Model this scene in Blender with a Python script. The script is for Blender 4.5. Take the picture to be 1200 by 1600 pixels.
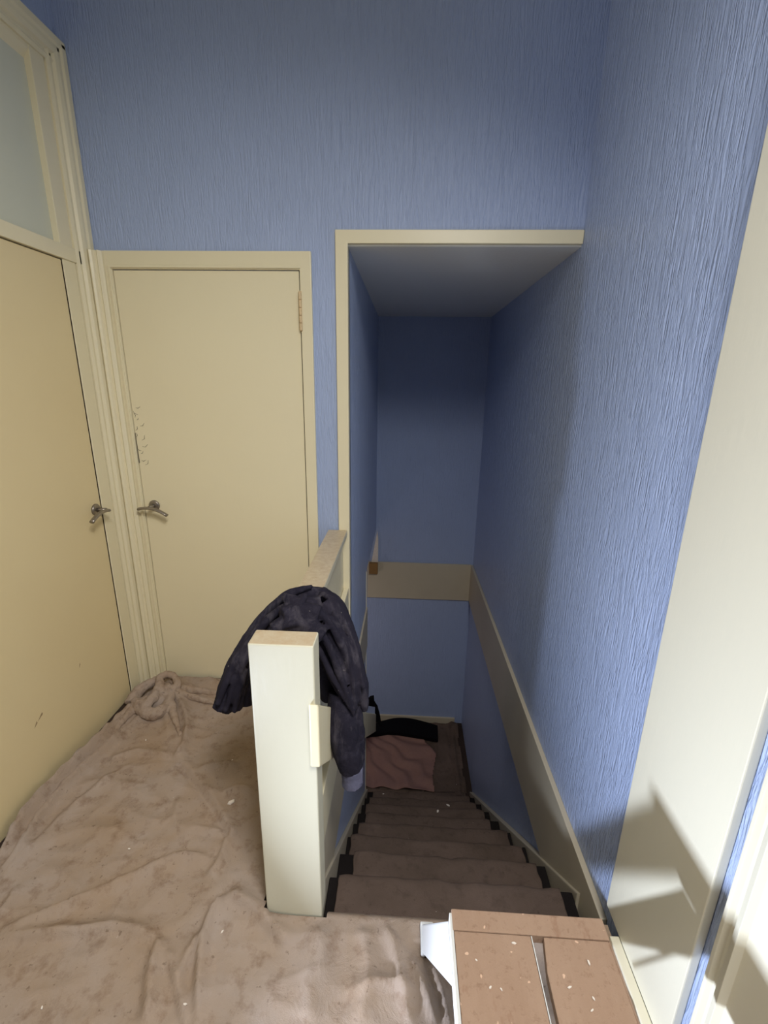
import bpy, bmesh, math, random
from mathutils import Vector, Matrix, noise
random.seed(7)
C = bpy.context.scene
for o in list(bpy.data.objects):
    bpy.data.objects.remove(o)
COL = C.collection

# ------------------------------------------------------------------ camera
CAMZ, FPX = 1.5408, 709.749
def cam_axes(pitch=15.9153, yaw=2.6089, roll=0.8812):
    pi, ya, ro = map(math.radians, (pitch, yaw, roll))
    F = Vector((-math.sin(ya)*math.cos(pi), math.cos(ya)*math.cos(pi), -math.sin(pi)))
    R = Vector((math.cos(ya), math.sin(ya), 0)); U = R.cross(F)
    return R*math.cos(ro)+U*math.sin(ro), -R*math.sin(ro)+U*math.cos(ro), F
CR, CU, CF = cam_axes()
CP = Vector((0, 0, CAMZ))
cd = bpy.data.cameras.new('camera'); cam = bpy.data.objects.new('camera', cd); COL.objects.link(cam)
m = Matrix((CR, CU, -CF)).transposed().to_4x4(); m.translation = CP
cam.matrix_world = m
cd.sensor_fit = 'VERTICAL'; cd.sensor_height = 32; cd.sensor_width = 24; cd.lens = FPX*32/1600
cd.clip_start = 0.02; cd.clip_end = 50
C.camera = cam

# ------------------------------------------------------------------ light
def lamp(name, kind, loc, energy, color, size=0.1, target=None, **k):
    d = bpy.data.lights.new(name, kind); d.energy = energy; d.color = color
    if kind == 'AREA':
        d.size = size
        if 'size_y' in k: d.shape = 'RECTANGLE'; d.size_y = k['size_y']
    else: d.shadow_soft_size = size
    if 'spread' in k: d.spread = math.radians(k['spread'])
    o = bpy.data.objects.new(name, d); COL.objects.link(o); o.location = loc
    if target is not None:
        o.rotation_euler = (Vector(target)-Vector(loc)).to_track_quat('-Z', 'Y').to_euler()
    return o
LAMP = Vector((-0.78, 0.31, 0.235))
lamp('work_lamp_light', 'AREA', LAMP, 23.5, (0.70, 0.80, 1.0), 0.09, target=LAMP+Vector((.95, -.12, .30)), size_y=.07, spread=132)
lamp('hall_light', 'POINT', (-1.0, 3.5, -0.84), 3.6, (1.0, 0.86, 0.86), 0.07)
lamp('overhead_fill_light', 'AREA', (0.36, -0.15, 2.92), 32.0, (1.0, 0.98, 0.94), 0.5, target=(-.50, .95, 0), size_y=.7, spread=122)  # added soft fill from above for the ambient level, no fixture behind it
w = bpy.data.worlds.new('world'); C.world = w; w.use_nodes = True
w.node_tree.nodes['Background'].inputs[0].default_value = (0.95, 0.95, 1.0, 1)
w.node_tree.nodes['Background'].inputs[1].default_value = 0.22
C.view_settings.view_transform = 'Standard'; C.view_settings.look = 'None'
C.view_settings.exposure = 0.0; C.view_settings.gamma = 1.0; C.view_settings.use_curve_mapping = False

# ------------------------------------------------------------------ materials
def lin(r, g, b):
    f = lambda c: (c/255/12.92) if c/255 <= .04045 else ((c/255+.055)/1.055)**2.4
    return (f(r), f(g), f(b), 1)
class NT:
    def __init__(s, name):
        s.m = bpy.data.materials.new(name); s.m.use_nodes = True; s.t = s.m.node_tree
        s.b = s.t.nodes['Principled BSDF']
    def n(s, kind, **kw):
        n = s.t.nodes.new(kind)
        for k, v in kw.items():
            if k.startswith('i_'):
                key = k[2:]; key = int(key) if key.isdigit() else key.replace('_', ' ')
                n.inputs[key].default_value = v
            else: setattr(n, k, v)
        return n
    def l(s, a, b): s.t.links.new(a, b)
    def coord(s, scale=(1, 1, 1), kind='Object'):
        t = s.n('ShaderNodeTexCoord'); mp = s.n('ShaderNodeMapping'); mp.inputs['Scale'].default_value = scale
        s.l(t.outputs[kind], mp.inputs['Vector']); return mp.outputs['Vector']
    def noise(s, vec, scale, detail=4, rough=.55, dist=0):
        n = s.n('ShaderNodeTexNoise'); n.inputs['Scale'].default_value = scale; n.inputs['Detail'].default_value = detail
        n.inputs['Roughness'].default_value = rough; n.inputs['Distortion'].default_value = dist
        s.l(vec, n.inputs['Vector']); return n.outputs['Fac']
    def ramp(s, fac, stops):
        r = s.n('ShaderNodeValToRGB'); s.l(fac, r.inputs['Fac']); e = r.color_ramp.elements
        while len(e) < len(stops): e.new(.5)
        for el, (p, c) in zip(e, stops): el.position = p; el.color = c
        return r.outputs['Color']
    def mix(s, fac, a, b, mode='MIX'):
        x = s.n('ShaderNodeMix', data_type='RGBA', blend_type=mode)
        for sock, v in ((x.inputs['Factor'], fac), (x.inputs['A'], a), (x.inputs['B'], b)):
            if isinstance(v, (int, float, tuple)): sock.default_value = v
            else: s.l(v, sock)
        return x.outputs['Result']
    def math(s, op, a, b=0.0):
        x = s.n('ShaderNodeMath', operation=op)
        for sock, v in ((x.inputs[0], a), (x.inputs[1], b)):
            if isinstance(v, (int, float)): sock.default_value = v
            else: s.l(v, sock)
        return x.outputs[0]
    def bump(s, h, strength, dist, prev=None):
        b = s.n('ShaderNodeBump'); b.inputs['Strength'].default_value = strength; b.inputs['Distance'].default_value = dist
        s.l(h, b.inputs['Height'])
        if prev is not None: s.l(prev, b.inputs['Normal'])
        return b.outputs['Normal']
    def out(s, color, rough, normal=None, spec=.5):
        for k, v in (('Base Color', color), ('Roughness', rough)):
            if isinstance(v, (tuple, int, float)): s.b.inputs[k].default_value = v
            else: s.l(v, s.b.inputs[k])
        s.b.inputs['Specular IOR Level'].default_value = spec
        if normal is not None: s.l(normal, s.b.inputs['Normal'])
        return s.m
W0, W1 = (0, 0, 0, 1), (1, 1, 1, 1)

def mat_blue(name, col, amp=.004, rough=.5, k=1.0, strength=.9):
    t = NT(name)
    tc = t.n('ShaderNodeTexCoord'); sp = t.n('ShaderNodeSeparateXYZ'); t.l(tc.outputs['Object'], sp.inputs[0])
    h = t.math('ADD', sp.outputs['X'], sp.outputs['Y'])
    cb = t.n('ShaderNodeCombineXYZ'); t.l(t.math('MULTIPLY', h, 95*k), cb.inputs['X']); t.l(t.math('MULTIPLY', sp.outputs['Z'], 9*k), cb.inputs['Y'])
    n1 = t.noise(cb.outputs[0], 1.0, 3, .5, .6)
    cb2 = t.n('ShaderNodeCombineXYZ'); t.l(t.math('MULTIPLY', h, 60*k), cb2.inputs['X']); t.l(t.math('MULTIPLY', sp.outputs['Z'], 22*k), cb2.inputs['Y'])
    n2 = t.noise(cb2.outputs[0], 1.0, 2, .5, 1.2)
    # ridge: 1-|2n-1|
    r = t.math('SUBTRACT', 1.0, t.math('ABSOLUTE', t.math('MULTIPLY', t.math('SUBTRACT', n1, .5), 5.0)))
    r = t.math('MAXIMUM', r, 0.0)
    hgt = t.math('ADD', r, t.math('MULTIPLY', n2, .5))
    nr = t.bump(hgt, strength, amp)
    big = t.noise(t.coord(), 2.2, 3)
    c = t.mix(big, tuple(x*.94 for x in col[:3])+(1,), tuple(min(1, x*1.05) for x in col[:3])+(1,))
    return t.out(c, rough, nr, .45)
M = {}
M['blue'] = mat_blue('blue_textured_wallpaper', lin(160, 175, 209), .0028, .5, 1.0, .7)
M['blue_strong'] = mat_blue('blue_ribbed_wallpaper', lin(176, 191, 224), .0042, .38, .8, .9)

def mat_paint(name, col, dirt=lin(150, 125, 85), amount=.25, rough=.4, bs=.3, dusty=False):
    t = NT(name); v = t.coord()
    big = t.noise(v, 1.6, 4); fine = t.noise(t.coord((1, 1, .25)), 60, 3)
    c = t.mix(t.math('MULTIPLY', big, amount), col, dirt)
    sp = t.noise(v, 38, 4, .7)
    c = t.mix(t.ramp(sp, [(.73, W0), (.78, (.35, .35, .35, 1))]), c, tuple(x*.6 for x in col[:3])+(1,))
    if dusty:      # a film of brown dust that has settled on the upward faces
        g = t.n('ShaderNodeNewGeometry'); sx = t.n('ShaderNodeSeparateXYZ'); t.l(g.outputs['Normal'], sx.inputs[0])
        up = t.ramp(sx.outputs['Z'], [(.80, W0), (.97, W1)])
        dn = t.ramp(t.noise(v, 45, 5, .7), [(.30, (.55,)*3+(1,)), (.7, W1)])
        c = t.mix(t.mix(1.0, up, dn, 'MULTIPLY'), c, lin(180, 158, 128))
    return t.out(c, rough, t.bump(fine, bs, .0012), .5)
M['cream_dusty'] = mat_paint('dusty_cream_gloss_paint', lin(224, 216, 188), amount=.12, rough=.36, dusty=True)
M['cream'] = mat_paint('cream_gloss_paint', lin(230, 220, 188), amount=.12, rough=.36)
M['door_cream'] = mat_paint('bounce_lit_cream_door_paint', lin(222, 206, 165), lin(195, 168, 120), .35, .42)  # warm bounce from the floor is put into this yellower base colour
M['door_cream2'] = mat_paint('cream_door_paint', lin(230, 220, 188), lin(206, 188, 150), .25, .42)
M['pale'] = mat_paint('pale_cream_gloss_paint', lin(231, 225, 203), amount=.06, rough=.33)
M['newel'] = mat_paint('newel_cream_gloss_paint', lin(206, 203, 182), amount=.12, rough=.4, dusty=True)
M['panel_grey'] = mat_paint('greyish_painted_fanlight', lin(205, 206, 190), lin(170, 172, 152), .3, .5)
M['soffit'] = mat_paint('white_textured_soffit', lin(235, 235, 230), lin(200, 200, 200), .3, .8, .9)
M['white_edge'] = mat_paint('white_scuffed_metal', lin(225, 225, 222), lin(120, 120, 125), .3, .35)
M['fascia_dirty'] = mat_paint('dusty_cream_board', lin(205, 195, 172), lin(150, 132, 108), .5, .5)

def mat_plain(name, col, rough=.6, metal=0.0, bs=0, scale=40, spec=.5):
    t = NT(name); t.b.inputs['Metallic'].default_value = metal
    f = t.noise(t.coord(), scale, 4)
    c = t.mix(f, tuple(x*.8 for x in col[:3])+(1,), tuple(min(1, x*1.15) for x in col[:3])+(1,))
    return t.out(c, rough, t.bump(f, bs, .002) if bs else None, spec)
M['dark_carpet'] = mat_plain('very_dark_carpet', lin(32, 28, 27), .95, 0, .6, 150, .1)
M['floor_dark'] = mat_plain('dark_floor_boards', lin(60, 48, 42), .8, 0, .3, 30, .2)
M['black_cloth'] = mat_plain('black_matt_cloth', lin(14, 13, 16), .95, 0, .4, 60, .1)
M['wood_raw'] = mat_plain('bare_brown_wood', lin(140, 105, 60), .8, 0, .4, 60)
M['plaster'] = mat_plain('chipped_white_plaster', lin(225, 215, 205), .9, 0, .5, 60)
M['dark_gap'] = mat_plain('gap_shade_and_chips', lin(45, 35, 28), .9, 0, 0, 60, .1)  # painted shade for door gaps and leg hole, also the paint chips
M['scuff'] = mat_plain('grey_brown_scuff', lin(150, 128, 96), .8)
M['brass'] = mat_plain('paint_flecked_hinge', lin(212, 186, 145), .5, .0, .3, 120)
M['steel'] = mat_plain('dull_satin_steel', lin(150, 142, 132), .35, .85, .1, 90)
M['hall'] = mat_plain('hall_plaster', lin(205, 190, 175), .8)

def mat_cloth(name, cols, stain=lin(95, 72, 55), fine=.5, stain_amt=.6, rough=.95, wr=1.0, dust=None):
    t = NT(name); v = t.coord()
    a = t.noise(v, 3.5, 5, .6, .4); b = t.noise(v, 22, 4, .65)
    c = t.mix(t.ramp(a, [(.35, W0), (.65, W1)]), cols[0], cols[1])
    c = t.mix(t.ramp(b, [(.52, W0), (.78, (stain_amt,)*3+(1,))]), c, stain)
    s2 = t.noise(v, 55, 3, .6)
    c = t.mix(t.ramp(s2, [(.66, W0), (.72, (stain_amt*.7,)*3+(1,))]), c, tuple(x*.6 for x in stain[:3])+(1,))
    s3 = t.noise(v, 75, 3, .6)
    c = t.mix(t.ramp(s3, [(.74, W0), (.78, (.5,)*3+(1,))]), c, lin(205, 195, 185))
    wv = t.noise(t.coord((1, 1, 1)), 420, 2, .6)
    n = t.bump(wv, fine, .0015)
    n = t.bump(t.noise(v, 14, 5, .6, 1.5), .45*wr, .010, n)
    if dust is not None:
        dz = t.noise(t.coord((1, 1, .35)), 16, 5, .7, .6)
        c = t.mix(t.ramp(dz, [(.52, W0), (.76, (.40,)*3+(1,))]), c, dust)
    return t.out(c, rough, n, .15)
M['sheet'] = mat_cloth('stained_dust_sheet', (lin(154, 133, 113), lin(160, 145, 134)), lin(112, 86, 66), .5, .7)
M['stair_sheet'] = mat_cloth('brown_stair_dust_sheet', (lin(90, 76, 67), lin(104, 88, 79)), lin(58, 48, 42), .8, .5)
M['pink_lit_sheet'] = mat_cloth('pink_lit_dust_sheet', (lin(140, 108, 98), lin(132, 102, 96)), lin(108, 80, 72), .4, .3)  # pink of the hall light is put into the cloth colour
M['navy'] = mat_cloth('dusty_navy_cotton', (lin(28, 26, 37), lin(38, 35, 46)), lin(66, 62, 74), .5, .5, .9, .9, lin(112, 106, 112))
M['navy_cuff'] = mat_cloth('lit_navy_cuff', (lin(84, 84, 104), lin(100, 100, 120)), lin(70, 68, 90), .5, .35, .85)  # paler navy, bluish light on the cuff painted into the colour

def mat_bench():
    t = NT('dusty_brown_bench_board'); v = t.coord((1, 1, 1))
    g = t.noise(t.coord((1, .22, 1)), 26, 5, .6, .3); sp = t.noise(v, 70, 4, .7); sp2 = t.noise(t.coord((1.3, .7, 1)), 30, 3, .6)
    c = t.mix(g, lin(146, 118, 98), lin(164, 138, 118))
    c = t.mix(t.ramp(sp, [(.56, W0), (.70, (.4,)*3+(1,))]), c, lin(116, 86, 68))
    c = t.mix(t.ramp(sp2, [(.62, W0), (.72, (.4,)*3+(1,))]), c, lin(126, 90, 70))
    c = t.mix(t.ramp(t.noise(t.coord((1, 1, 1)), 47, 2, .5), [(.72, W0), (.74, (.8,)*3+(1,))]), c, lin(215, 180, 155))
    return t.out(c, .85, t.bump(sp, .5, .003), .25)
M['bench'] = mat_bench()

# ------------------------------------------------------------------ mesh helpers
class MB:
    def __init__(s): s.v = []; s.f = []
    def add(s, vs, fs):
        o = len(s.v); s.v += [tuple(p) for p in vs]; s.f += [tuple(i+o for i in f) for f in fs]; return s
    def box(s, x0, x1, y0, y1, z0, z1):
        return s.add([(x, y, z) for x in (x0, x1) for y in (y0, y1) for z in (z0, z1)],
                     [(0, 1, 3, 2), (4, 6, 7, 5), (0, 4, 5, 1), (2, 3, 7, 6), (0, 2, 6, 4), (1, 5, 7, 3)])
    def prism(s, poly, axis, a, b):
        """poly: 2D points; extruded along axis from a to b."""
        def P(p, t):
            return {'x': (t, p[0], p[1]), 'y': (p[0], t, p[1]), 'z': (p[0], p[1], t)}[axis]
        n = len(poly)
        return s.add([P(p, a) for p in poly]+[P(p, b) for p in poly],
                     [tuple(range(n)), tuple(reversed(range(n, 2*n)))]+[(i, (i+1) % n, n+(i+1) % n, n+i) for i in range(n)])
    def tube(s, pts, rad, n=14, flat=(1, 1), up=None, cap=True):
        pts = [Vector(p) for p in pts]; rings = []
        if isinstance(rad, (int, float)): rad = [rad]*len(pts)
        prev = None
        for i, p in enumerate(pts):
            d = (pts[min(i+1, len(pts)-1)]-pts[max(i-1, 0)]).normalized()
            if prev is None:
                u = Vector(up) if up else Vector((0, 0, 1))
                if abs(d.dot(u.normalized())) > .95: u = Vector((0, 1, 0))
                a = (u-d*u.dot(d)).normalized()
            else: a = (prev-d*prev.dot(d)).normalized()
            prev = a; b = d.cross(a)
            rings.append([p+a*math.cos(2*math.pi*k/n)*rad[i]*flat[0]+b*math.sin(2*math.pi*k/n)*rad[i]*flat[1] for k in range(n)])
        vs = [q for r in rings for q in r]; fs = []
        for i in range(len(pts)-1):
            for k in range(n): fs.append((i*n+k, i*n+(k+1) % n, (i+1)*n+(k+1) % n, (i+1)*n+k))
        if cap: fs += [tuple(reversed(range(n))), tuple((len(pts)-1)*n+k for k in range(n))]
        return s.add(vs, fs)
    def build(s, name, mat, parent=None, smooth=False, bevel=0, seg=2):
        me = bpy.data.meshes.new(name); me.from_pydata(s.v, [], s.f)
        bm = bmesh.new(); bm.from_mesh(me); bmesh.ops.recalc_face_normals(bm, faces=bm.faces)
        if bevel:
            es = [e for e in bm.edges if len(e.link_faces) == 2 and e.calc_face_angle(0) > .5]
            bmesh.ops.bevel(bm, geom=es, offset=bevel, segments=seg, profile=.6, affect='EDGES', clamp_overlap=True)
        bm.to_mesh(me); bm.free()
        if smooth:
            for p in me.polygons: p.use_smooth = True
        me.materials.append(mat)
        o = bpy.data.objects.new(name, me); COL.objects.link(o)
        if parent is not None: o.parent = parent; o.matrix_parent_inverse = Matrix.Translation(-parent.location)
        return o
def spline(pts, n=6):
    """Catmull-Rom through points (any dimension)."""
    P = [list(p) for p in pts]; out = []
    for i in range(len(P)-1):
        p0 = P[max(i-1, 0)]; p1 = P[i]; p2 = P[i+1]; p3 = P[min(i+2, len(P)-1)]
        for k in range(n):
            t = k/n
            out.append([.5*(2*b+(c-a)*t+(2*a-5*b+4*c-d)*t*t+(-a+3*b-3*c+d)*t**3) for a, b, c, d in zip(p0, p1, p2, p3)])
    out.append(P[-1]); return out
def struct(o): o['kind'] = 'structure'; return o
def tag(o, label, cat, group=None, kind=None):
    o['label'] = label; o['category'] = cat
    if group: o['group'] = group
    if kind: o['kind'] = kind
    return o
def thing(name, loc, label, cat, group=None):
    o = bpy.data.objects.new(name, None); COL.objects.link(o); o.location = loc; o.empty_display_size = .1
    return tag(o, label, cat, group)

# ------------------------------------------------------------------ dimensions (metres)
XL, XR, D, YS = -1.353, 0.677, 2.062, 4.091     # side walls, back wall, far wall of the stairwell
XI = -0.258                                       # inner face of stair partition
ZB = -1.95                                        # lower landing
ZS = 2.072                                        # stairwell soffit
ZC = 3.05
GO, RI, Y0 = 0.25, 0.21667, 0.965                 # going, rise, landing edge
YW = 3.0                                          # end of stair partition at the bottom

# ------------------------------------------------------------------ structure
# landing floor (L-shape)
b = MB().prism([(XL, -1.2), (XR, -1.2), (XR, Y0), (-.24, Y0), (-.24, 1.03), (XI, 1.03), (XI, D), (XL, D)], 'z', -.30, 0.0)
struct(b.build('floor', M['floor_dark']))
struct(MB().box(-1.6, XR, 2.6, YS, ZB-.1, ZB).build('floor', M['floor_dark']))
struct(MB().box(XL-.1, XR+.1, -1.2, D+.1, ZC, ZC+.1).build('ceiling', M['soffit']))
struct(MB().box(XI, XR, D+.004, YS, ZS, ZS+.11).build('ceiling', M['soffit']))
# back wall with the stairwell opening
b = MB().box(XL-.1, XI-.0, D, D+.055, -.3, ZC).box(XI, XR+.05, D, D+.1, ZS+.012, ZC)
struct(b.build('wall_back', M['blue']))
# partition left of the stairs; cut out at the bottom for the doorway to the hall
b = MB().prism([(Y0+.02, ZB), (YW, ZB), (YW, .235), (YS, .205), (YS, ZS), (D+.04, ZS), (D+.04, 0.0), (Y0+.02, -.02)], 'x', XI-.05, XI)
struct(b.build('wall_stair_left', M['blue_strong']))
struct(MB().box(-1.6, XR+.1, YS, YS+.1, ZB, ZS+.1).build('wall_far', M['blue']))
# right wall
struct(MB().box(XR, XR+.1, .55, YS+.1, ZB-.1, ZC).build('wall_right', M['blue_strong']))
struct(MB().box(XL-.1, XL, D-2.6, D, 2.745, ZC).box(XL-.1, XL-.03, -.5, D, -.3, 2.745).build('wall_left', M['blue']))
# hall beyond the lower doorway
b = MB().box(-1.7, -1.6, 2.0, YS, ZB, .3).box(-1.6, XI-.05, 2.5, 2.6, ZB, .3)
struct(b.build('wall_hall', M['hall']))
struct(MB().box(-1.6, XI-.05, 2.6, YS, .24, .3).build('ceiling', M['hall']))
# white door lining at the end of the partition
struct(MB().box(XI-.055, XI+.004, YW, YW+.012, ZB, .235).build('trim_1', M['cream'], bevel=.002))
# plaster return and the rough sawn block above the far ledge
b = MB().prism([(XI-.06, -.235), (XI+.022, -.235), (XI+.022, .10), (XI+.012, .19)], 'y', YS-.02, YS)
struct(b.build('trim_2', M['plaster']))
struct(MB().box(XI-.06, XI+.022, YS-.06, YS-.021, -.235, -.125).build('trim_3', M['wood_raw'], bevel=.004))

# fascia boards round the stairwell
struct(MB().box(-.34, XR-.02, YS-.022, YS, -.50, -.125).build('trim_4', M['fascia_dirty'], bevel=.003))
b = MB().prism([(1.06, -.50), (YS, -.50), (YS, -.13), (1.06, -.078)], 'x', XR-.022, XR)
struct(b.build('trim_5', M['fascia_dirty'], bevel=.003))
b = MB().prism([(1.03, -.31), (YW, -.36), (YW, -.045), (1.03, .035)], 'x', XI, XI+.012)
struct(b.build('trim_6', M['fascia_dirty'], bevel=.002))
# nosing of the landing
struct(MB().box(-.235, XR-.03, Y0-.03, Y0-.001, -.30, -.002).build('trim_7', M['dark_carpet']))

# opening trim
b = MB().prism([(-.308, .05), (XI+.001, .05), (XI+.001, ZS+.006), (XR-.001, ZS+.006), (XR-.001, 2.128), (-.308, 2.128)], 'y', D-.014, D+.03)
struct(b.build('trim_8', M['cream'], bevel=.003))

# ---- left wall: door, fanlight, frame ------------------------------------------------
YD = 1.896
d1 = MB().box(XL-.040, XL, YD-.79, YD-.003, .0, 1.98).build('door_1', M['door_cream'], bevel=.002)
struct(d1)
# frame of door 1: jamb strip, transom rail, head, with the fanlight between
b = MB().box(XL-.045, XL+.006, YD, 1.965, 0, 2.70).box(XL-.045, XL+.006, .0, 1.10, 0, 2.7)
struct(b.build('trim_9', M['cream'], bevel=.003))
b = MB().box(XL-.03, XL+.012, .0, 2.035, 1.984, 2.036)
struct(b.build('trim_10', M['cream'], bevel=.003))
struct(MB().box(XL-.0295, XL-.018, .0, 1.95, 2.0, 2.7).build('window_1', M['panel_grey']))
# bevelled inner frame of fanlight
b = MB().prism([(XL-.045, 1.86), (XL+.004, 1.93), (XL+.004, 1.97), (XL-.045, 1.97)], 'z', 2.036, 2.66)
b.prism([(XL-.045, 2.58), (XL+.004, 2.64), (XL+.004, 2.68), (XL-.045, 2.68)], 'y', .0, 1.97)
struct(b.build('trim_11', M['cream'], bevel=.002))
# moulded architrave: profile (offset from opening, projection)
PROF = [(0, 0), (0, .012), (.012, .018), (.020, .012), (.030, .012), (.036, .022), (.050, .026), (.062, .026), (.070, .032), (.092, .032), (.092, 0)]
b = MB().prism([(XL+p, 1.968+o) for o, p in PROF], 'z', 0, 2.735)
b.prism([(XL+p, 2.652+o) for o, p in PROF], 'y', 0, 2.058)
struct(b.build('trim_12', M['cream'], bevel=.0015))

# ---- back wall: door 2 ----------------------------------------------------------------
XA, XB = -1.2506, -.4565
d2 = MB().box(XA+.002, XB-.003, D-.006, D+.03, .0, 1.978).build('door_2', M['door_cream2'], bevel=.002)
struct(d2)
FR = [(XL+.034, 0), (XA, 0), (XA, 1.981), (XB, 1.981), (XB, 0), (-.408, 0), (-.408, 2.05), (XL+.034, 2.05)]
struct(MB().prism(FR, 'y', D-.016, D+.02).build('trim_13', M['cream'], bevel=.003))
# thin planted stop round the leaf and moulded upright in the corner
st = [(XA-.012, 0), (XA-.002, 0), (XA-.002, 1.985), (XB+.004, 1.985), (XB+.004, 1.995), (XA-.012, 1.995)]
struct(MB().prism(st, 'y', D-.022, D-.015).build('trim_14', M['cream'], bevel=.002))
PR2 = [(0, 0), (0, .034), (.008, .040), (.016, .034), (.020, .026), (.030, .024), (.036, .030), (.042, .022), (.048, .016), (.048, 0)]
struct(MB().prism([(XL+.030+o, D-.012-p) for o, p in PR2], 'z', 0, 2.046).build('trim_15', M['cream'], bevel=.001))

# door furniture
def lever(parent, at, out, along, length, back, droop, name='door_handle'):
    """rose + arched lever; out = normal of the door, along = direction the lever points."""
    at, out, along = Vector(at), Vector(out), Vector(along)
    rb = MB().tube([at, at+out*.006, at+out*.009], [.026, .026, .022], 24).tube([at+out*.008, at+out*.05], .0095, 14)
    h = rb.build(name, M['steel'], parent, True)
    pts = []
    for i in range(13):
        t = i/12; s = -back+(length+back)*t
        pts.append(at+out*(.052-.012*(2*t-1)**2*0)+along*s+Vector((0, 0, -droop*(t-.3)**2)))
    lv = MB().tube(pts, [.0095]*13, 12, (.75, 1.15), up=(0, 0, 1)).build('lever', M['steel'], h, True)
    return h, lv
lever(d1, (XL, 1.855, .985), (1, 0, 0), (0, -1, 0), .105, .012, .05)
lever(d2, (-1.200, D-.006, .955), (0, -1, 0), (1, 0, 0), .085, .052, .07)
# hinge on door 2
b = MB().box(XB-.006, XB+.006, D-.019, D-.012, 1.745, 1.90)
for k in range(5): b.tube([(XB, D-.021, 1.748+k*.030), (XB, D-.021, 1.775+k*.030)], .006, 10)
h = b.build('hinge', M['brass'], d2)
# dark strips painting in the shade of the shut gaps, and chipped paint on the lock edge of door 2
b = MB().box(XB-.004, XB+.0005, D-.0075, D+.02, .0, 1.74).box(XB-.004, XB+.0005, D-.0075, D+.02, 1.905, 1.982)
struct(b.build('trim_16', M['dark_gap']))
b = MB().box(XL-.01, XL+.0015, YD-.003, YD+.0005, .0, 1.982)
struct(b.build('trim_17', M['dark_gap']))
rr = random.Random(3)
b = MB()
for i in range(13):
    z = 1.42-.27*i/12+rr.uniform(-.01, .01); x = XA+.004+rr.uniform(0, .03)
    a = rr.uniform(-1.2, 1.2); L = rr.uniform(.010, .030)
    p = [(x, D-.0067, z), (x+L*.5*math.cos(a), D-.0067, z+L*.5*math.sin(a)), (x+L*math.cos(a+.5), D-.0067, z+L*math.sin(a+.5))]
    b.tube(p, [.0004, .0009, .0004], 5)
b.tube([(XA+.003, D-.0067, 1.30), (XA+.004, D-.0067, 1.16)], [.001, .0015], 5)
b.build('chipped_paint', M['dark_gap'], d2)
b = MB()
for (y, z, L) in ((1.36, .295, .028), (1.34, .28, .018), (1.6, .36, .010)):
    b.add([(XL+.0006, y, z), (XL+.0006, y+L, z+.012), (XL+.0006, y+L*.95, z+.022), (XL+.0006, y+L*.55, z+.014)], [(0, 1, 2, 3)])
b.build('scuff_mark', M['scuff'], d1)

# ---- right side: open cream door leaf flat on the wall, then architrave ---------------------
struct(MB().box(.655, XR-.001, .722, 1.046, .01, 2.75).build('door_3', M['pale'], bevel=.003))
PR3 = [(0, 0), (0, .020), (.010, .030), (.018, .030), (.024, .020), (.034, .020), (.042, .032), (.056, .036), (.062, .022), (.20, .022), (.20, 0)]
struct(MB().prism([(XR-p, .684-o) for o, p in PR3], 'z', 0, 2.75).build('trim_18', M['pale'], bevel=.001))
struct(MB().box(XR-.01, XR+.1, -.4, .56, 0, ZC).build('wall_right', M['pale']))

# far skirting
struct(MB().box(-1.5, .60, YS-.02, YS, ZB, ZB+.07).build('baseboard_far', M['fascia_dirty'], bevel=.003))

# ------------------------------------------------------------------ staircase
stair = thing('staircase', (.2, 2.0, ZB), 'steep straight staircase with dark treads going down between blue walls', 'staircase')
for k in range(1, 9):
    y = Y0+GO*(k-1); z = -RI*k
    MB().box(-.236, XR-.034, y-.0, y+GO+.018, z-.03, z).box(-.236, XR-.034, y, y+.018, z, z+RI-.031).build('step', M['dark_carpet'], stair, bevel=.004)
def stringer(x0, x1, off, ya, yb):
    f = lambda y: -.2167-.8667*(y-1.215)
    ya_ = ya
    pts = [(ya, f(ya)+off), (yb, f(yb)+off), (yb, max(f(yb)-.32, ZB)), (ya, f(ya)-.32)]
    return MB().prism(pts, 'x', x0, x1).build('stringer', M['fascia_dirty'], stair, bevel=.004)
stringer(XI+.0005, -.237, .045, 1.10, YW)
stringer(XR-.032, XR-.001, .03, 1.20, 3.20)
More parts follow.
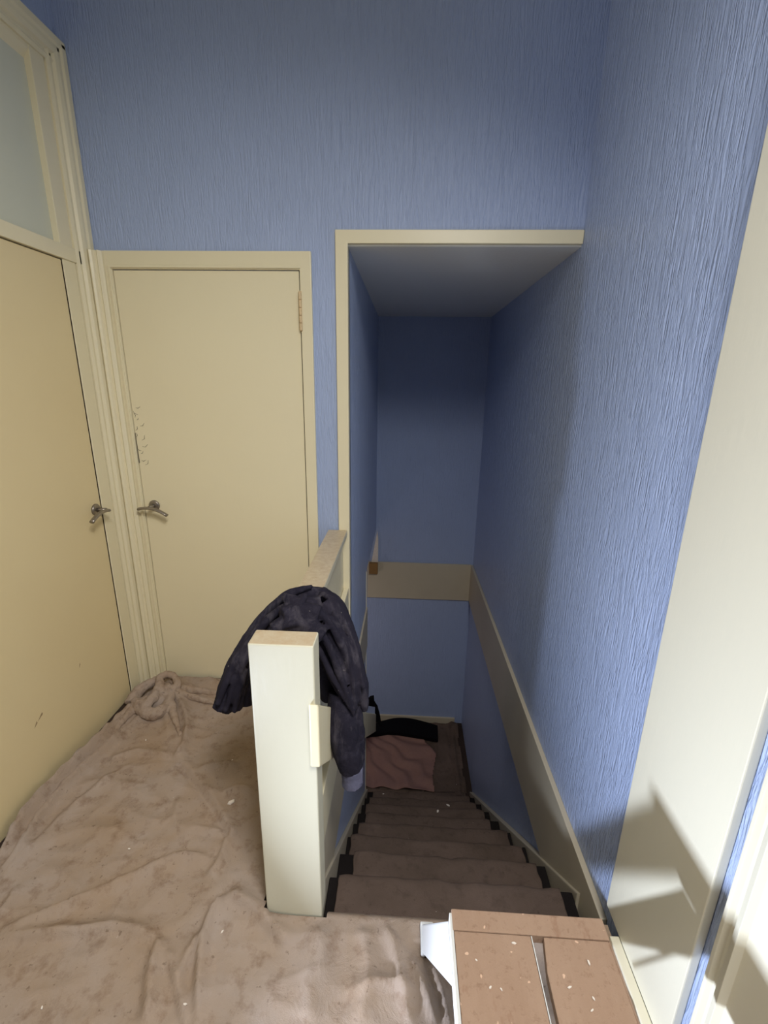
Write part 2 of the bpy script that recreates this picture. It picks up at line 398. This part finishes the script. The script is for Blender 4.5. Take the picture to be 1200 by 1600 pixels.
# ------------------------------------------------------------------ sheet on the stairs
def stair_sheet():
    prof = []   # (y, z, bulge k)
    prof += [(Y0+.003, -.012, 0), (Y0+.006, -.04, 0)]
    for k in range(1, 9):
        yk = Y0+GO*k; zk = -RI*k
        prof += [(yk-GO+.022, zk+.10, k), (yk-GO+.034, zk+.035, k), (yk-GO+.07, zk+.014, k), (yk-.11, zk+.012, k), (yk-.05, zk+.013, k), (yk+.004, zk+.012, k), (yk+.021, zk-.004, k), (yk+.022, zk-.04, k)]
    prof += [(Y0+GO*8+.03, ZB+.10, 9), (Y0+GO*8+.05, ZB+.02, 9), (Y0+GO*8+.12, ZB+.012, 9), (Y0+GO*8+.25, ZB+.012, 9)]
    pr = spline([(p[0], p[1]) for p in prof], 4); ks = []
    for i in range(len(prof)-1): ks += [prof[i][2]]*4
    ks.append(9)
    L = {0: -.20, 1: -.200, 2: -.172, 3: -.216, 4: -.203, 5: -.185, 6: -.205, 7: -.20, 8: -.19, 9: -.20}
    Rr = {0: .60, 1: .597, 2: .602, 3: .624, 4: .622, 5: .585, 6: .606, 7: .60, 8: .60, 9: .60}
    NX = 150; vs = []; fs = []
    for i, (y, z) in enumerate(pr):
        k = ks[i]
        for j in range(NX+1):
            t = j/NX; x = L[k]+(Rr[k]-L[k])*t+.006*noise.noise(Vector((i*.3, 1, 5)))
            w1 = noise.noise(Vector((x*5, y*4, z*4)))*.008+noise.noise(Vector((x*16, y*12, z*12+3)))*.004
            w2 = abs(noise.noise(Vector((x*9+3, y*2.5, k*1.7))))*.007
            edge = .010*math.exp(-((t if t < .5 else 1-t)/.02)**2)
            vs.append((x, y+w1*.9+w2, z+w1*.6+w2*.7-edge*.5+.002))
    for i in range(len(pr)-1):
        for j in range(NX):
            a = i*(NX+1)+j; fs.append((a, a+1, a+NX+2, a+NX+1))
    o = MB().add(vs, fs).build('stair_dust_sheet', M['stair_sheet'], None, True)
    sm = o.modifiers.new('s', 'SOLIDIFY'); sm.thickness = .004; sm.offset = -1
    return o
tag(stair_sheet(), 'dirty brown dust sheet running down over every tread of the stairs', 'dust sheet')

# ------------------------------------------------------------------ landing dust sheet
def at0(u, v, z=0.0):
    r = CF+CR*((u-600)/FPX)+CU*((800-v)/FPX); k = (z-CAMZ)/r.z; p = CP+r*k; return (p.x, p.y)
RIDGES = [  # polyline on the floor, height, width, kind
 ([(262, 1078), (290, 1120), (288, 1165), (272, 1190)], .022, .016),
 ([(300, 1092), (262, 1100), (262, 1150)], .012, .014),
 ([(270, 1188), (320, 1250), (350, 1300), (358, 1312)], -.014, .010),
 ([(272, 1184), (326, 1246), (357, 1298), (366, 1312)], .016, .016),
 ([(170, 1195), (215, 1178), (270, 1188)], .014, .015),
 ([(358, 1310), (342, 1350), (325, 1372)], .014, .014),
 ([(372, 1200), (350, 1196), (310, 1208)], .012, .016),
 ([(398, 1240), (370, 1234), (345, 1248)], .010, .012),
 ([(330, 1345), (280, 1342), (215, 1368), (150, 1400), (60, 1438), (0, 1462)], .016, .014),
 ([(0, 1472), (100, 1466), (180, 1455), (250, 1474)], .020, .016),
 ([(300, 1300), (340, 1304), (356, 1310)], .012, .01),
 ([(280, 1250), (275, 1290), (300, 1310)], .010, .018),
 ([(252, 1470), (236, 1530), (230, 1610)], .022, .018),
 ([(352, 1408), (328, 1440), (313, 1500), (308, 1610)], .026, .014),
 ([(262, 1490), (275, 1540), (292, 1610)], .014, .010),
 ([(355, 1404), (400, 1428), (455, 1485)], .020, .020),
 ([(280, 1545), (296, 1500), (315, 1465)], .016, .010),
 ([(500, 1445), (480, 1510), (490, 1610)], .008, .03),
 ([(600, 1445), (618, 1500), (640, 1610)], .012, .014),
 ([(560, 1440), (575, 1520), (560, 1610)], .008, .02),
 ([(640, 1500), (665, 1560), (680, 1610)], .012, .010),
 ([(672, 1510), (690, 1560), (700, 1610)], .012, .008),
 ([(540, 1560), (600, 1540), (650, 1560)], .010, .012),
 ([(207, 1112), (160, 1160), (120, 1200), (60, 1262), (28, 1302), (0, 1345)], .042, .017),
 ([(222, 1118), (170, 1172), (125, 1215), (70, 1275), (35, 1330), (0, 1372)], .032, .013),
 ([(200, 1200), (120, 1260), (60, 1320), (0, 1385)], .012, .018),
 ([(30, 1390), (12, 1420), (0, 1440)], .014, .012),
 ([(110, 1240), (170, 1225), (230, 1250)], .007, .018),
 ([(60, 1330), (130, 1300), (210, 1310)], .007, .02),
 ([(258, 1070), (300, 1082), (345, 1090), (380, 1092)], .024, .012),
 ([(262, 1082), (300, 1092), (345, 1100)], .010, .010),
 ([(180, 1262), (240, 1288), (280, 1280)], .006, .018),
 ([(120, 1500), (200, 1490), (240, 1540)], .006, .03),
]
RW = []
for pts, h, wd in RIDGES:
    P = spline([at0(*p) for p in pts], 5); RW.append(([Vector(p) for p in P], h, wd))
def sheet_h(x, y):
    p = Vector((x, y)); z = 0
    for P, h, wd in RW:
        best = 9; side = 0; tt = 0; n = len(P)-1
        # quick reject
        if min(abs(P[0].x-x), abs(P[-1].x-x), abs(P[n//2].x-x)) > .9: continue
        for i in range(n):
            a, b_ = P[i], P[i+1]; ab = b_-a; L = ab.length_squared
            if L == 0: continue
            t = max(0, min(1, (p-a).dot(ab)/L)); q = a+ab*t; d = (p-q).length
            if d < best: best = d; side = ab.x*(y-q.y)-ab.y*(x-q.x); tt = (i+t)/n
        if best < wd*4:
            e = min(1, 5*tt+.15, 5*(1-tt)+.15)
            ww = wd*(1.7 if side > 0 else .75)
            z += 1.35*h*e*(.55*math.exp(-(best/ww)**2)+.5*math.exp(-(best/(ww*.62))))
    return z
def landing_sheet():
    step = .0085
    xs = []; x = -1.335
    while x < .640: xs.append(x); x += step
    ys = []; y = .10
    while y < 2.045: ys.append(y); y += step
    idx = {}; vs = []; fs = []
    for j, y in enumerate(ys):
        for i, x in enumerate(xs):
            e1 = .006*noise.noise(Vector((y*9, 0, 1)))
            if y > Y0+.030+.014*noise.noise(Vector((x*7, 3, 0))) and x > -.388: continue
            if y > .962 and x > -.380 and x < -.20: continue
            if x < -1.328+.008*noise.noise(Vector((y*6, 8, 0)))+(.03*max(0, y-1.4)): continue
            n1 = noise.fractal(Vector((x*3.2, y*3.2, 0)), 1.0, 2.1, 3)*.006
            n2 = (1-abs(noise.noise(Vector((x*7+3, y*5, 2)))))**4*.005+(1-abs(noise.noise(Vector((x*5-y*6, y*9+x*3, 7)))))**6*.006
            z = .006+n1+n2+sheet_h(x, y)
            z = max(.005, z)
            if x > -.37 and y > Y0-.05:      # turn down over the edge of the landing
                t = (y-(Y0-.05))/.07; z = max(.010, z*(1-t*.6))-.0*t
                if y > Y0+.006: z -= 1.3*(y-Y0-.006)
            if x > .60: z = .004
            idx[(i, j)] = len(vs); vs.append((x, y, z))
    for (i, j) in list(idx):
        q = [(i, j), (i+1, j), (i+1, j+1), (i, j+1)]
        if all(k in idx for k in q): fs.append(tuple(idx[k] for k in q))
    o = MB().add(vs, fs).build('dust_sheet', M['sheet'], None, True)
    return o
ds = landing_sheet()
tag(ds, 'crumpled stained beige dust sheet spread over the upper landing floor', 'dust sheet')
# bunched knot of the sheet in the corner between the two doors
def remeshed(b, name, mat, parent, voxel=.004, smooth=6, disp=None):
    o = b.build(name, mat, parent, True)
    r = o.modifiers.new('r', 'REMESH'); r.mode = 'VOXEL'; r.voxel_size = voxel; r.use_smooth_shade = True
    s = o.modifiers.new('s', 'SMOOTH'); s.iterations = smooth; s.factor = .5
    if disp:
        tx = bpy.data.textures.new(name+'_wrinkle', 'CLOUDS'); tx.noise_scale = disp[1]; tx.noise_depth = 3
        dm = o.modifiers.new('d', 'DISPLACE'); dm.texture = tx; dm.strength = disp[0]; dm.mid_level = .5; dm.texture_coords = 'GLOBAL'
    return o
def fl(u, v, z): x, y = at0(u, v, z); return (x, y, z)
b = MB()
def ft(px, rad, fx=(1, 1)):
    P = spline([fl(u, v, z) for u, v, z in px], 5); b.tube([p[:3] for p in P], [rad]*len(P) if not isinstance(rad, list) else [r[0] for r in spline([(r,) for r in rad], 5)], 12, fx)
ft([(212, 1082, .03), (216, 1104, .03), (236, 1116, .03), (256, 1108, .03), (266, 1090, .035), (262, 1072, .04)], [.02, .026, .028, .028, .024, .02])
ft([(210, 1094, .045), (226, 1102, .05), (240, 1090, .06), (247, 1072, .065), (252, 1058, .07)], [.016, .022, .022, .02, .016])
ft([(250, 1080, .06), (250, 1062, .075), (260, 1054, .08), (273, 1058, .075), (277, 1070, .06), (268, 1080, .05)], [.02, .02, .019, .019, .02, .02])
ft([(204, 1100, .02), (214, 1082, .04), (230, 1070, .055), (246, 1062, .06)], [.03, .028, .026, .02])
ft([(230, 1096, .045), (245, 1088, .05), (256, 1076, .055)], .02)
ft([(220, 1100, .02), (240, 1100, .02), (255, 1090, .03)], .036)
ft([(262, 1068, .04), (262, 1075, .055), (268, 1072, .06)], .016)
ft([(256, 1080, .035), (266, 1100, .03), (274, 1124, .016), (282, 1150, .012)], [.024, .022, .016, .008])
ft([(266, 1076, .035), (285, 1084, .03), (310, 1092, .02), (340, 1100, .012)], [.022, .018, .014, .008])
ft([(262, 1068, .03), (290, 1076, .028), (330, 1082, .020), (380, 1090, .016)], [.022, .020, .016, .012])
ft([(212, 1104, .02), (196, 1122, .02), (170, 1150, .015), (140, 1182, .012)], [.022, .018, .014, .008])
ft([(204, 1104, .02), (180, 1126, .02), (150, 1160, .02), (110, 1200, .018), (60, 1256, .016), (30, 1296, .014)], [.020, .016, .015, .014, .012, .008])
ft([(236, 1100, .02), (246, 1094, .02), (250, 1084, .02)], .03)
remeshed(b, 'bunched_corner', M['sheet'], ds, 0.0035, 4, (.016, .035))

# ------------------------------------------------------------------ lower landing sheets
def flat_sheet(name, mat, poly_fn, x0, x1, y0, y1, z, hfun, step=.012):
    idx = {}; vs = []; fs = []; nx = int((x1-x0)/step); ny = int((y1-y0)/step)
    for j in range(ny+1):
        for i in range(nx+1):
            x = x0+i*step; y = y0+j*step
            if not poly_fn(x, y): continue
            idx[(i, j)] = len(vs); vs.append((x, y, z+hfun(x, y)))
    for (i, j) in list(idx):
        q = [(i, j), (i+1, j), (i+1, j+1), (i, j+1)]
        if all(k in idx for k in q): fs.append(tuple(idx[k] for k in q))
    return MB().add(vs, fs).build(name, mat, None, True)
def hl(x, y):
    h = .008+noise.fractal(Vector((x*5, y*5, 2)), 1, 2, 3)*.006+(1-abs(noise.noise(Vector((x*8, y*3, 4)))))**5*.012
    h += .06*math.exp(-((x-.60)/.05)**2-((y-3.98)/.07)**2)+.02*math.exp(-((x-.56)/.02)**2)
    return max(.003, h)
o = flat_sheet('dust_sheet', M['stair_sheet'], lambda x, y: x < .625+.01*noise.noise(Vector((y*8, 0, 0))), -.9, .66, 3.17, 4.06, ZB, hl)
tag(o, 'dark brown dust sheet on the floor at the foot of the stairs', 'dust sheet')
def hp(x, y):
    a = math.atan2(y-3.95, x+.45); r = math.hypot(y-3.95, x+.45)
    return .034+.014*math.sin(a*26+3*noise.noise(Vector((x*5, y*5, 0))))*min(1, r*1.4)+.008*noise.noise(Vector((x*9, y*9, 1)))
o = flat_sheet('pink_lit_cloth', M['pink_lit_sheet'], lambda x, y: x < .36+.025*math.sin(y*9)-max(0, y-3.6)*.55 and x > -.85, -.85, .45, 3.20, 3.84, ZB, hp, .009)
sm = o.modifiers.new('s', 'SOLIDIFY'); sm.thickness = .006; sm.offset = -1
tag(o, 'rumpled cloth with pink hall light in its colour, lying over the brown sheet at the foot of the stairs', 'dust sheet')
# black strip
top = spline([(-.42, 3.86), (-.25, 3.93), (-.05, 4.02), (.12, 4.03), (.28, 3.99), (.41, 3.945)], 4)
bot = spline([(.405, 3.755), (.28, 3.775), (.12, 3.80), (-.05, 3.82), (-.25, 3.78), (-.42, 3.74)], 4)
b = MB().prism([tuple(p) for p in top]+[tuple(p) for p in bot], 'z', ZB+.045, ZB+.085)
tag(b.build('black_mat', M['black_cloth'], None, bevel=.006), 'flat black folded mat lying across the cloths below the far wall', 'mat')

# ------------------------------------------------------------------ balustrade
bal = thing('balustrade', (-.294, 1.0, 0), 'cream painted balustrade with square newel post at the stair head', 'balustrade')
MB().prism([(-.376, -.0), (-.2105, -.0), (-.2105, .922), (-.3735, .922)], 'y', .962, 1.030).build('newel_post', M['newel'], bal, bevel=.005, seg=3)
MB().box(-.357, -.267, 1.031, D-.015, .832, .862).build('cap_rail', M['cream_dusty'], bal, bevel=.004)
MB().box(-.335, -.288, 1.031, D-.015, .02, .831).build('panel', M['cream'], bal, bevel=.002)
MB().box(-.287, -.262, 1.031, D-.015, .30, .56).build('rail_board', M['cream'], bal, bevel=.003)
MB().box(-.287, -.238, 1.031, D-.015, .045, .24).build('kick_board', M['cream'], bal, bevel=.003)
struct(MB().box(.628, .6545, .70, .960, .0, .012).build('trim_19', M['pale'], bevel=.003))

# sloping handrail board on stair side
f = lambda y: .76-.845*(y-.955)
hb = MB().prism([(.950, f(.95)), (3.43, f(3.43)), (3.43, f(3.43)-.19), (.950, f(.95)-.193)], 'x', -.226, -.200)
hr = hb.build('handrail', M['cream'], None, bevel=.005, seg=3)
tag(hr, 'cream board handrail sloping down the left side of the stairs from the newel', 'handrail')
for y in (1.05, 2.2, 2.9):
    MB().box(-.2575 if y > 2 else -.2375, -.2265, y, y+.05, f(y)-.15, f(y)-.06).build('bracket', M['cream'], hr, bevel=.002)

# ------------------------------------------------------------------ garment over the rail
def aty(u, v, y):
    r = CF+CR*((u-600)/FPX)+CU*((800-v)/FPX); k = y/r.y; p = CP+r*k; return (p.x, p.y, p.z)
jk = thing('jacket', (-.30, 1.18, .86), 'dusty dark navy jacket draped over the balustrade rail behind the newel', 'jacket')
b = MB()
def gt(px, rad, flat=(1, 1), n=14):
    P = spline([aty(*p) for p in px], 6)
    R_ = [r[0] for r in spline([(r,) for r in rad], 6)] if isinstance(rad, list) else rad
    b.tube(P, R_, n, flat)
# folds running from the left hanging end up and over the rail
gt([(343, 1108, 1.10), (358, 1068, 1.12), (384, 1020, 1.15), (418, 975, 1.18), (455, 952, 1.22), (500, 945, 1.26)], [.020, .026, .026, .028, .03, .03])
gt([(352, 1108, 1.14), (372, 1060, 1.15), (400, 1015, 1.18), (435, 975, 1.22), (475, 948, 1.28), (510, 940, 1.32)], [.024, .030, .032, .034, .034, .03])
gt([(368, 1106, 1.12), (378, 1060, 1.13), (398, 1020, 1.15), (430, 985, 1.17), (470, 975, 1.18)], [.020, .024, .024, .022, .02])
gt([(384, 1096, 1.16), (392, 1050, 1.17), (410, 1010, 1.19), (440, 980, 1.22)], [.030, .034, .032, .03])
gt([(405, 1080, 1.20), (410, 1030, 1.21), (430, 990, 1.23)], [.035, .04, .035])
# over the top
gt([(430, 955, 1.20), (460, 936, 1.26), (492, 932, 1.32), (515, 945, 1.32), (530, 975, 1.26)], [.024, .03, .034, .032, .03])
gt([(450, 965, 1.17), (480, 960, 1.18), (510, 975, 1.18), (528, 1010, 1.16), (545, 1060, 1.15)], [.022, .026, .028, .026, .022])
gt([(425, 985, 1.10), (450, 975, 1.12), (480, 978, 1.12), (505, 995, 1.11)], [.02, .026, .028, .026])
gt([(440, 962, 1.12), (470, 955, 1.15), (500, 962, 1.15)], [.022, .03, .03])
gt([(350, 1100, 1.17), (370, 1050, 1.19), (400, 1005, 1.21)], [.03, .036, .036])
# right hanging side
gt([(500, 930, 1.34), (522, 948, 1.30), (537, 985, 1.26), (550, 1030, 1.22), (564, 1078, 1.18), (570, 1112, 1.16)], [.030, .034, .036, .034, .026, .008])
gt([(505, 945, 1.25), (523, 975, 1.22), (538, 1020, 1.20), (548, 1060, 1.18), (556, 1100, 1.16)], [.035, .038, .036, .032, .016])
gt([(498, 985, 1.16), (512, 1030, 1.15), (528, 1070, 1.15), (545, 1105, 1.14)], [.016, .020, .018, .008])
gt([(495, 1000, 1.20), (505, 1050, 1.21), (515, 1090, 1.21)], [.04, .042, .03])
gt([(530, 1040, 1.24), (540, 1085, 1.22), (548, 1120, 1.20)], [.04, .036, .02])
# narrow pleats lying on the thick folds
for px, rad in [
 ([(340, 1100, 1.075), (358, 1052, 1.09), (388, 1003, 1.12), (425, 962, 1.15), (462, 938, 1.19)], .012),
 ([(352, 1112, 1.085), (366, 1070, 1.09), (384, 1032, 1.10), (405, 1003, 1.12)], .010),
 ([(366, 1112, 1.09), (374, 1076, 1.09), (386, 1045, 1.10)], .010),
 ([(335, 1106, 1.09), (352, 1056, 1.10), (380, 1003, 1.13), (412, 960, 1.17), (448, 930, 1.22), (488, 916, 1.29)], .011),
 ([(440, 952, 1.15), (470, 946, 1.16), (505, 962, 1.15), (530, 1000, 1.14), (548, 1050, 1.14), (556, 1108, 1.13)], .012),
 ([(470, 962, 1.13), (500, 985, 1.12), (520, 1025, 1.12), (537, 1070, 1.12), (552, 1112, 1.12)], .010),
 ([(492, 1000, 1.12), (508, 1035, 1.12), (524, 1066, 1.12), (544, 1098, 1.12), (553, 1116, 1.12)], .008),
 ([(500, 926, 1.28), (522, 942, 1.24), (542, 982, 1.20), (556, 1025, 1.17), (568, 1075, 1.14)], .010),
 ([(520, 955, 1.19), (540, 1000, 1.17), (556, 1050, 1.15), (563, 1095, 1.14)], .008),
 ([(430, 985, 1.09), (465, 974, 1.10), (492, 985, 1.10)], .009)]:
    gt(px, [rad*.7]+[rad]*(len(px)-2)+[rad*.6])
body = remeshed(b, 'body', M['navy'], jk, .0035, 2, (.010, .07))
# folded waistband flap on top
b = MB()
gt([(442, 930, 1.17), (455, 938, 1.17), (470, 940, 1.16), (476, 928, 1.18)], [.010, .018, .016, .008])
gt([(444, 946, 1.15), (460, 950, 1.15), (474, 948, 1.14)], [.010, .016, .012])
remeshed(b, 'hem', M['navy'], jk, .004, 3, (.006, .03))
# sleeve
b = MB()
gt([(532, 1080, 1.17), (534, 1115, 1.15), (538, 1150, 1.14), (545, 1180, 1.13), (548, 1200, 1.13)], [.036, .046, .050, .044, .036], (1, 1), 20)
gt([(556, 1100, 1.16), (560, 1140, 1.15), (560, 1180, 1.14), (556, 1200, 1.13)], [.014, .020, .020, .016])
gt([(522, 1100, 1.14), (522, 1140, 1.12), (532, 1180, 1.11)], [.012, .014, .012])
remeshed(b, 'sleeve', M['navy'], jk, .004, 3, (.010, .05))
b = MB()
gt([(549, 1198, 1.13), (550, 1212, 1.13), (551, 1224, 1.13)], [.034, .032, .033], (1, 1), 20)
gt([(562, 1200, 1.12), (563, 1222, 1.12)], [.010, .008])
gt([(540, 1200, 1.11), (543, 1222, 1.11)], [.010, .008])
remeshed(b, 'cuff', M['navy_cuff'], jk, .0035, 2, (.004, .02))

# black scrap hanging on the lower end of the handrail
pts = [(569, 1101), (577.5, 1089), (584, 1087), (585, 1096), (590, 1104), (594, 1119), (596, 1134), (593, 1135), (590, 1128), (585.5, 1128), (586, 1104)]
b = MB().prism([(aty(u, v, 3.44)[0], aty(u, v, 3.44)[2]) for u, v in pts], 'y', 3.432, 3.452)
tag(b.build('black_cloth', M['black_cloth'], None, bevel=.004), 'small black cloth hanging on the lower end of the sloping handrail', 'cloth')

# ------------------------------------------------------------------ work bench / hop-up
BZ = .44
bench = thing('work_bench', (.287, .45, 0), 'low dusty brown wooden step bench with white metal legs at the stair head', 'bench')
MB().box(.127, .449, .682, .722, BZ-.022, BZ+.001).build('end_board', M['bench'], bench, bevel=.002)
MB().prism([(.129, .16), (.288, .16), (.287, .681), (.129, .681)], 'z', BZ-.020, BZ).build('plank', M['bench'], bench, bevel=.002)
MB().prism([(.299, .16), (.446, .16), (.446, .681), (.314, .681), (.304, .62)], 'z', BZ-.022, BZ-.001).build('plank', M['bench'], bench, bevel=.002)
MB().box(.2875, .2893, .16, .680, BZ-.025, BZ+.001).build('metal_edging', M['white_edge'], bench)
MB().box(.122, .1285, .16, .715, BZ-.055, BZ-.001).build('metal_edging', M['white_edge'], bench, bevel=.001)
MB().box(.4465, .4495, .16, .681, BZ-.085, BZ-.003).build('side_rail', M['bench'], bench, bevel=.001)
def leg(x0, x1, s=1, yt0=.60, yt1=.715, yf0=.880, yf1=.950):
    # splayed channel leg, foot nearer the stair edge than the top; dx moves the foot sideways
    dx = -.035*s
    vs = []
    for (y, z, d) in ((yt0, BZ-.026, 0), (yt1, BZ-.026, 0), (yf1, .022, 1), (yf0, .022, 1)):
        for x in (x0, x1): vs.append((x+dx*d, y, z))
    b = MB().add(vs, [(0, 2, 4, 6), (1, 7, 5, 3), (0, 1, 3, 2), (2, 3, 5, 4), (4, 5, 7, 6), (6, 7, 1, 0)])
    l = b.build('leg', M['white_edge'], bench, bevel=.004)
    MB().box(x0+dx-.004, x1+dx+.004, yf0-.004, yf1+.004, .012, .030).build('foot', M['white_edge'], l, bevel=.004)
    # dark patch painting in the shade inside the open channel end
    MB().box(x0+dx+.006, x1+dx-.006, yf0-.0055, yf0-.0035, .014, .026).build('hole_shade', M['dark_gap'], l)
    return l
leg(.120, .150, 1); leg(.425, .452, -1)
leg(.120, .150, 1, .21, .29, .10, .16); leg(.425, .452, -1, .21, .29, .10, .16)
MB().tube([(.437, .64, BZ-.04), (.45, .80, .06)], .005, 8).build('brace', M['white_edge'], bench, True)

# ------------------------------------------------------------------ crumbs and flakes
def chip(x, y, z, s, label, grp, rot):
    b = MB(); n = 5; r = random.Random(int(x*1000+y*77))
    ring = [(math.cos(2*math.pi*i/n+rot)*s*r.uniform(.6, 1.1), math.sin(2*math.pi*i/n+rot)*s*.5*r.uniform(.6, 1.1)) for i in range(n)]
    b.add([(px, py, 0) for px, py in ring]+[(px*.8, py*.8, s*.25) for px, py in ring], [tuple(range(n)), tuple(range(2*n-1, n-1, -1))]+[(i, (i+1) % n, n+(i+1) % n, n+i) for i in range(n)])
    o = b.build('paint_flake', M['plaster']); o.location = (x, y, z); o.rotation_euler = (0, 0, rot)
    return tag(o, label, 'paint flake', grp)
for k, (u, v, z, s, lb) in enumerate([(640, 1297, -.86, .010, 'pale flake on the middle of the stair sheet, below a larger pair'),
  (684, 1268, -1.07, .014, 'long pale flake on the stair sheet, lower left of a close pair'),
  (700, 1259, -1.29, .016, 'long pale flake on the stair sheet, upper right of a close pair'),
  (603, 1338, -.64, .008, 'small pale flake near the left edge of the stair sheet, third step down'),
  (714, 1227, ZB+.02, .012, 'pale flake on the brown floor sheet, right of the pink cloth'),
  (599, 1241, -1.5, .008, 'tiny pale flake on the last steps, below the left end of the pink cloth')]):
    x, y = at0(u, v, z); chip(x, y, z+.004, s, lb, 'paint flakes on the stairs', k*1.3)
x, y = at0(361, 1256, .01); chip(x, y, .016, .019, 'larger white paint flake on the landing dust sheet left of the newel', None, .6)
for k, (u, v, lb) in enumerate([(202, 1327, 'in the middle of the landing sheet, left of the long fold'), (228, 1157, 'just in front of the bunched corner'),
  (363, 1190, 'left of the newel, just below the hanging jacket'), (290, 1575, 'at the front edge, between the two upright folds'),
  (66, 1575, 'in the front left corner of the landing sheet'), (347, 1457, 'under the raised fold in front of the newel')]):
    x, y = at0(u, v, .012); chip(x, y, .014+max(0, sheet_h(x, y)), .006, 'tiny pale crumb '+lb, 'crumbs on the landing sheet', k*2.1)
for k, (u, v, s, lb) in enumerate([(803, 1474, .006, 'left board, beside the end of the gap'), (920, 1505, .007, 'right board, the largest one'),
  (890, 1543, .005, 'right board, nearest the gap'), (927, 1560, .0045, 'right board, by its right edge, upper of two'), (925, 1579, .0045, 'right board, by its right edge, lower of two'),
  (783, 1546, .004, 'left board, right one of a close pair'), (766, 1543, .004, 'left board, left one of a close pair'), (744, 1500, .0035, 'left board, near its left edge')]):
    x, y = at0(u, v, BZ); chip(x, y, BZ+.0005, s, 'small pale flake on the bench, '+lb, 'flakes on the bench top', k*1.7)
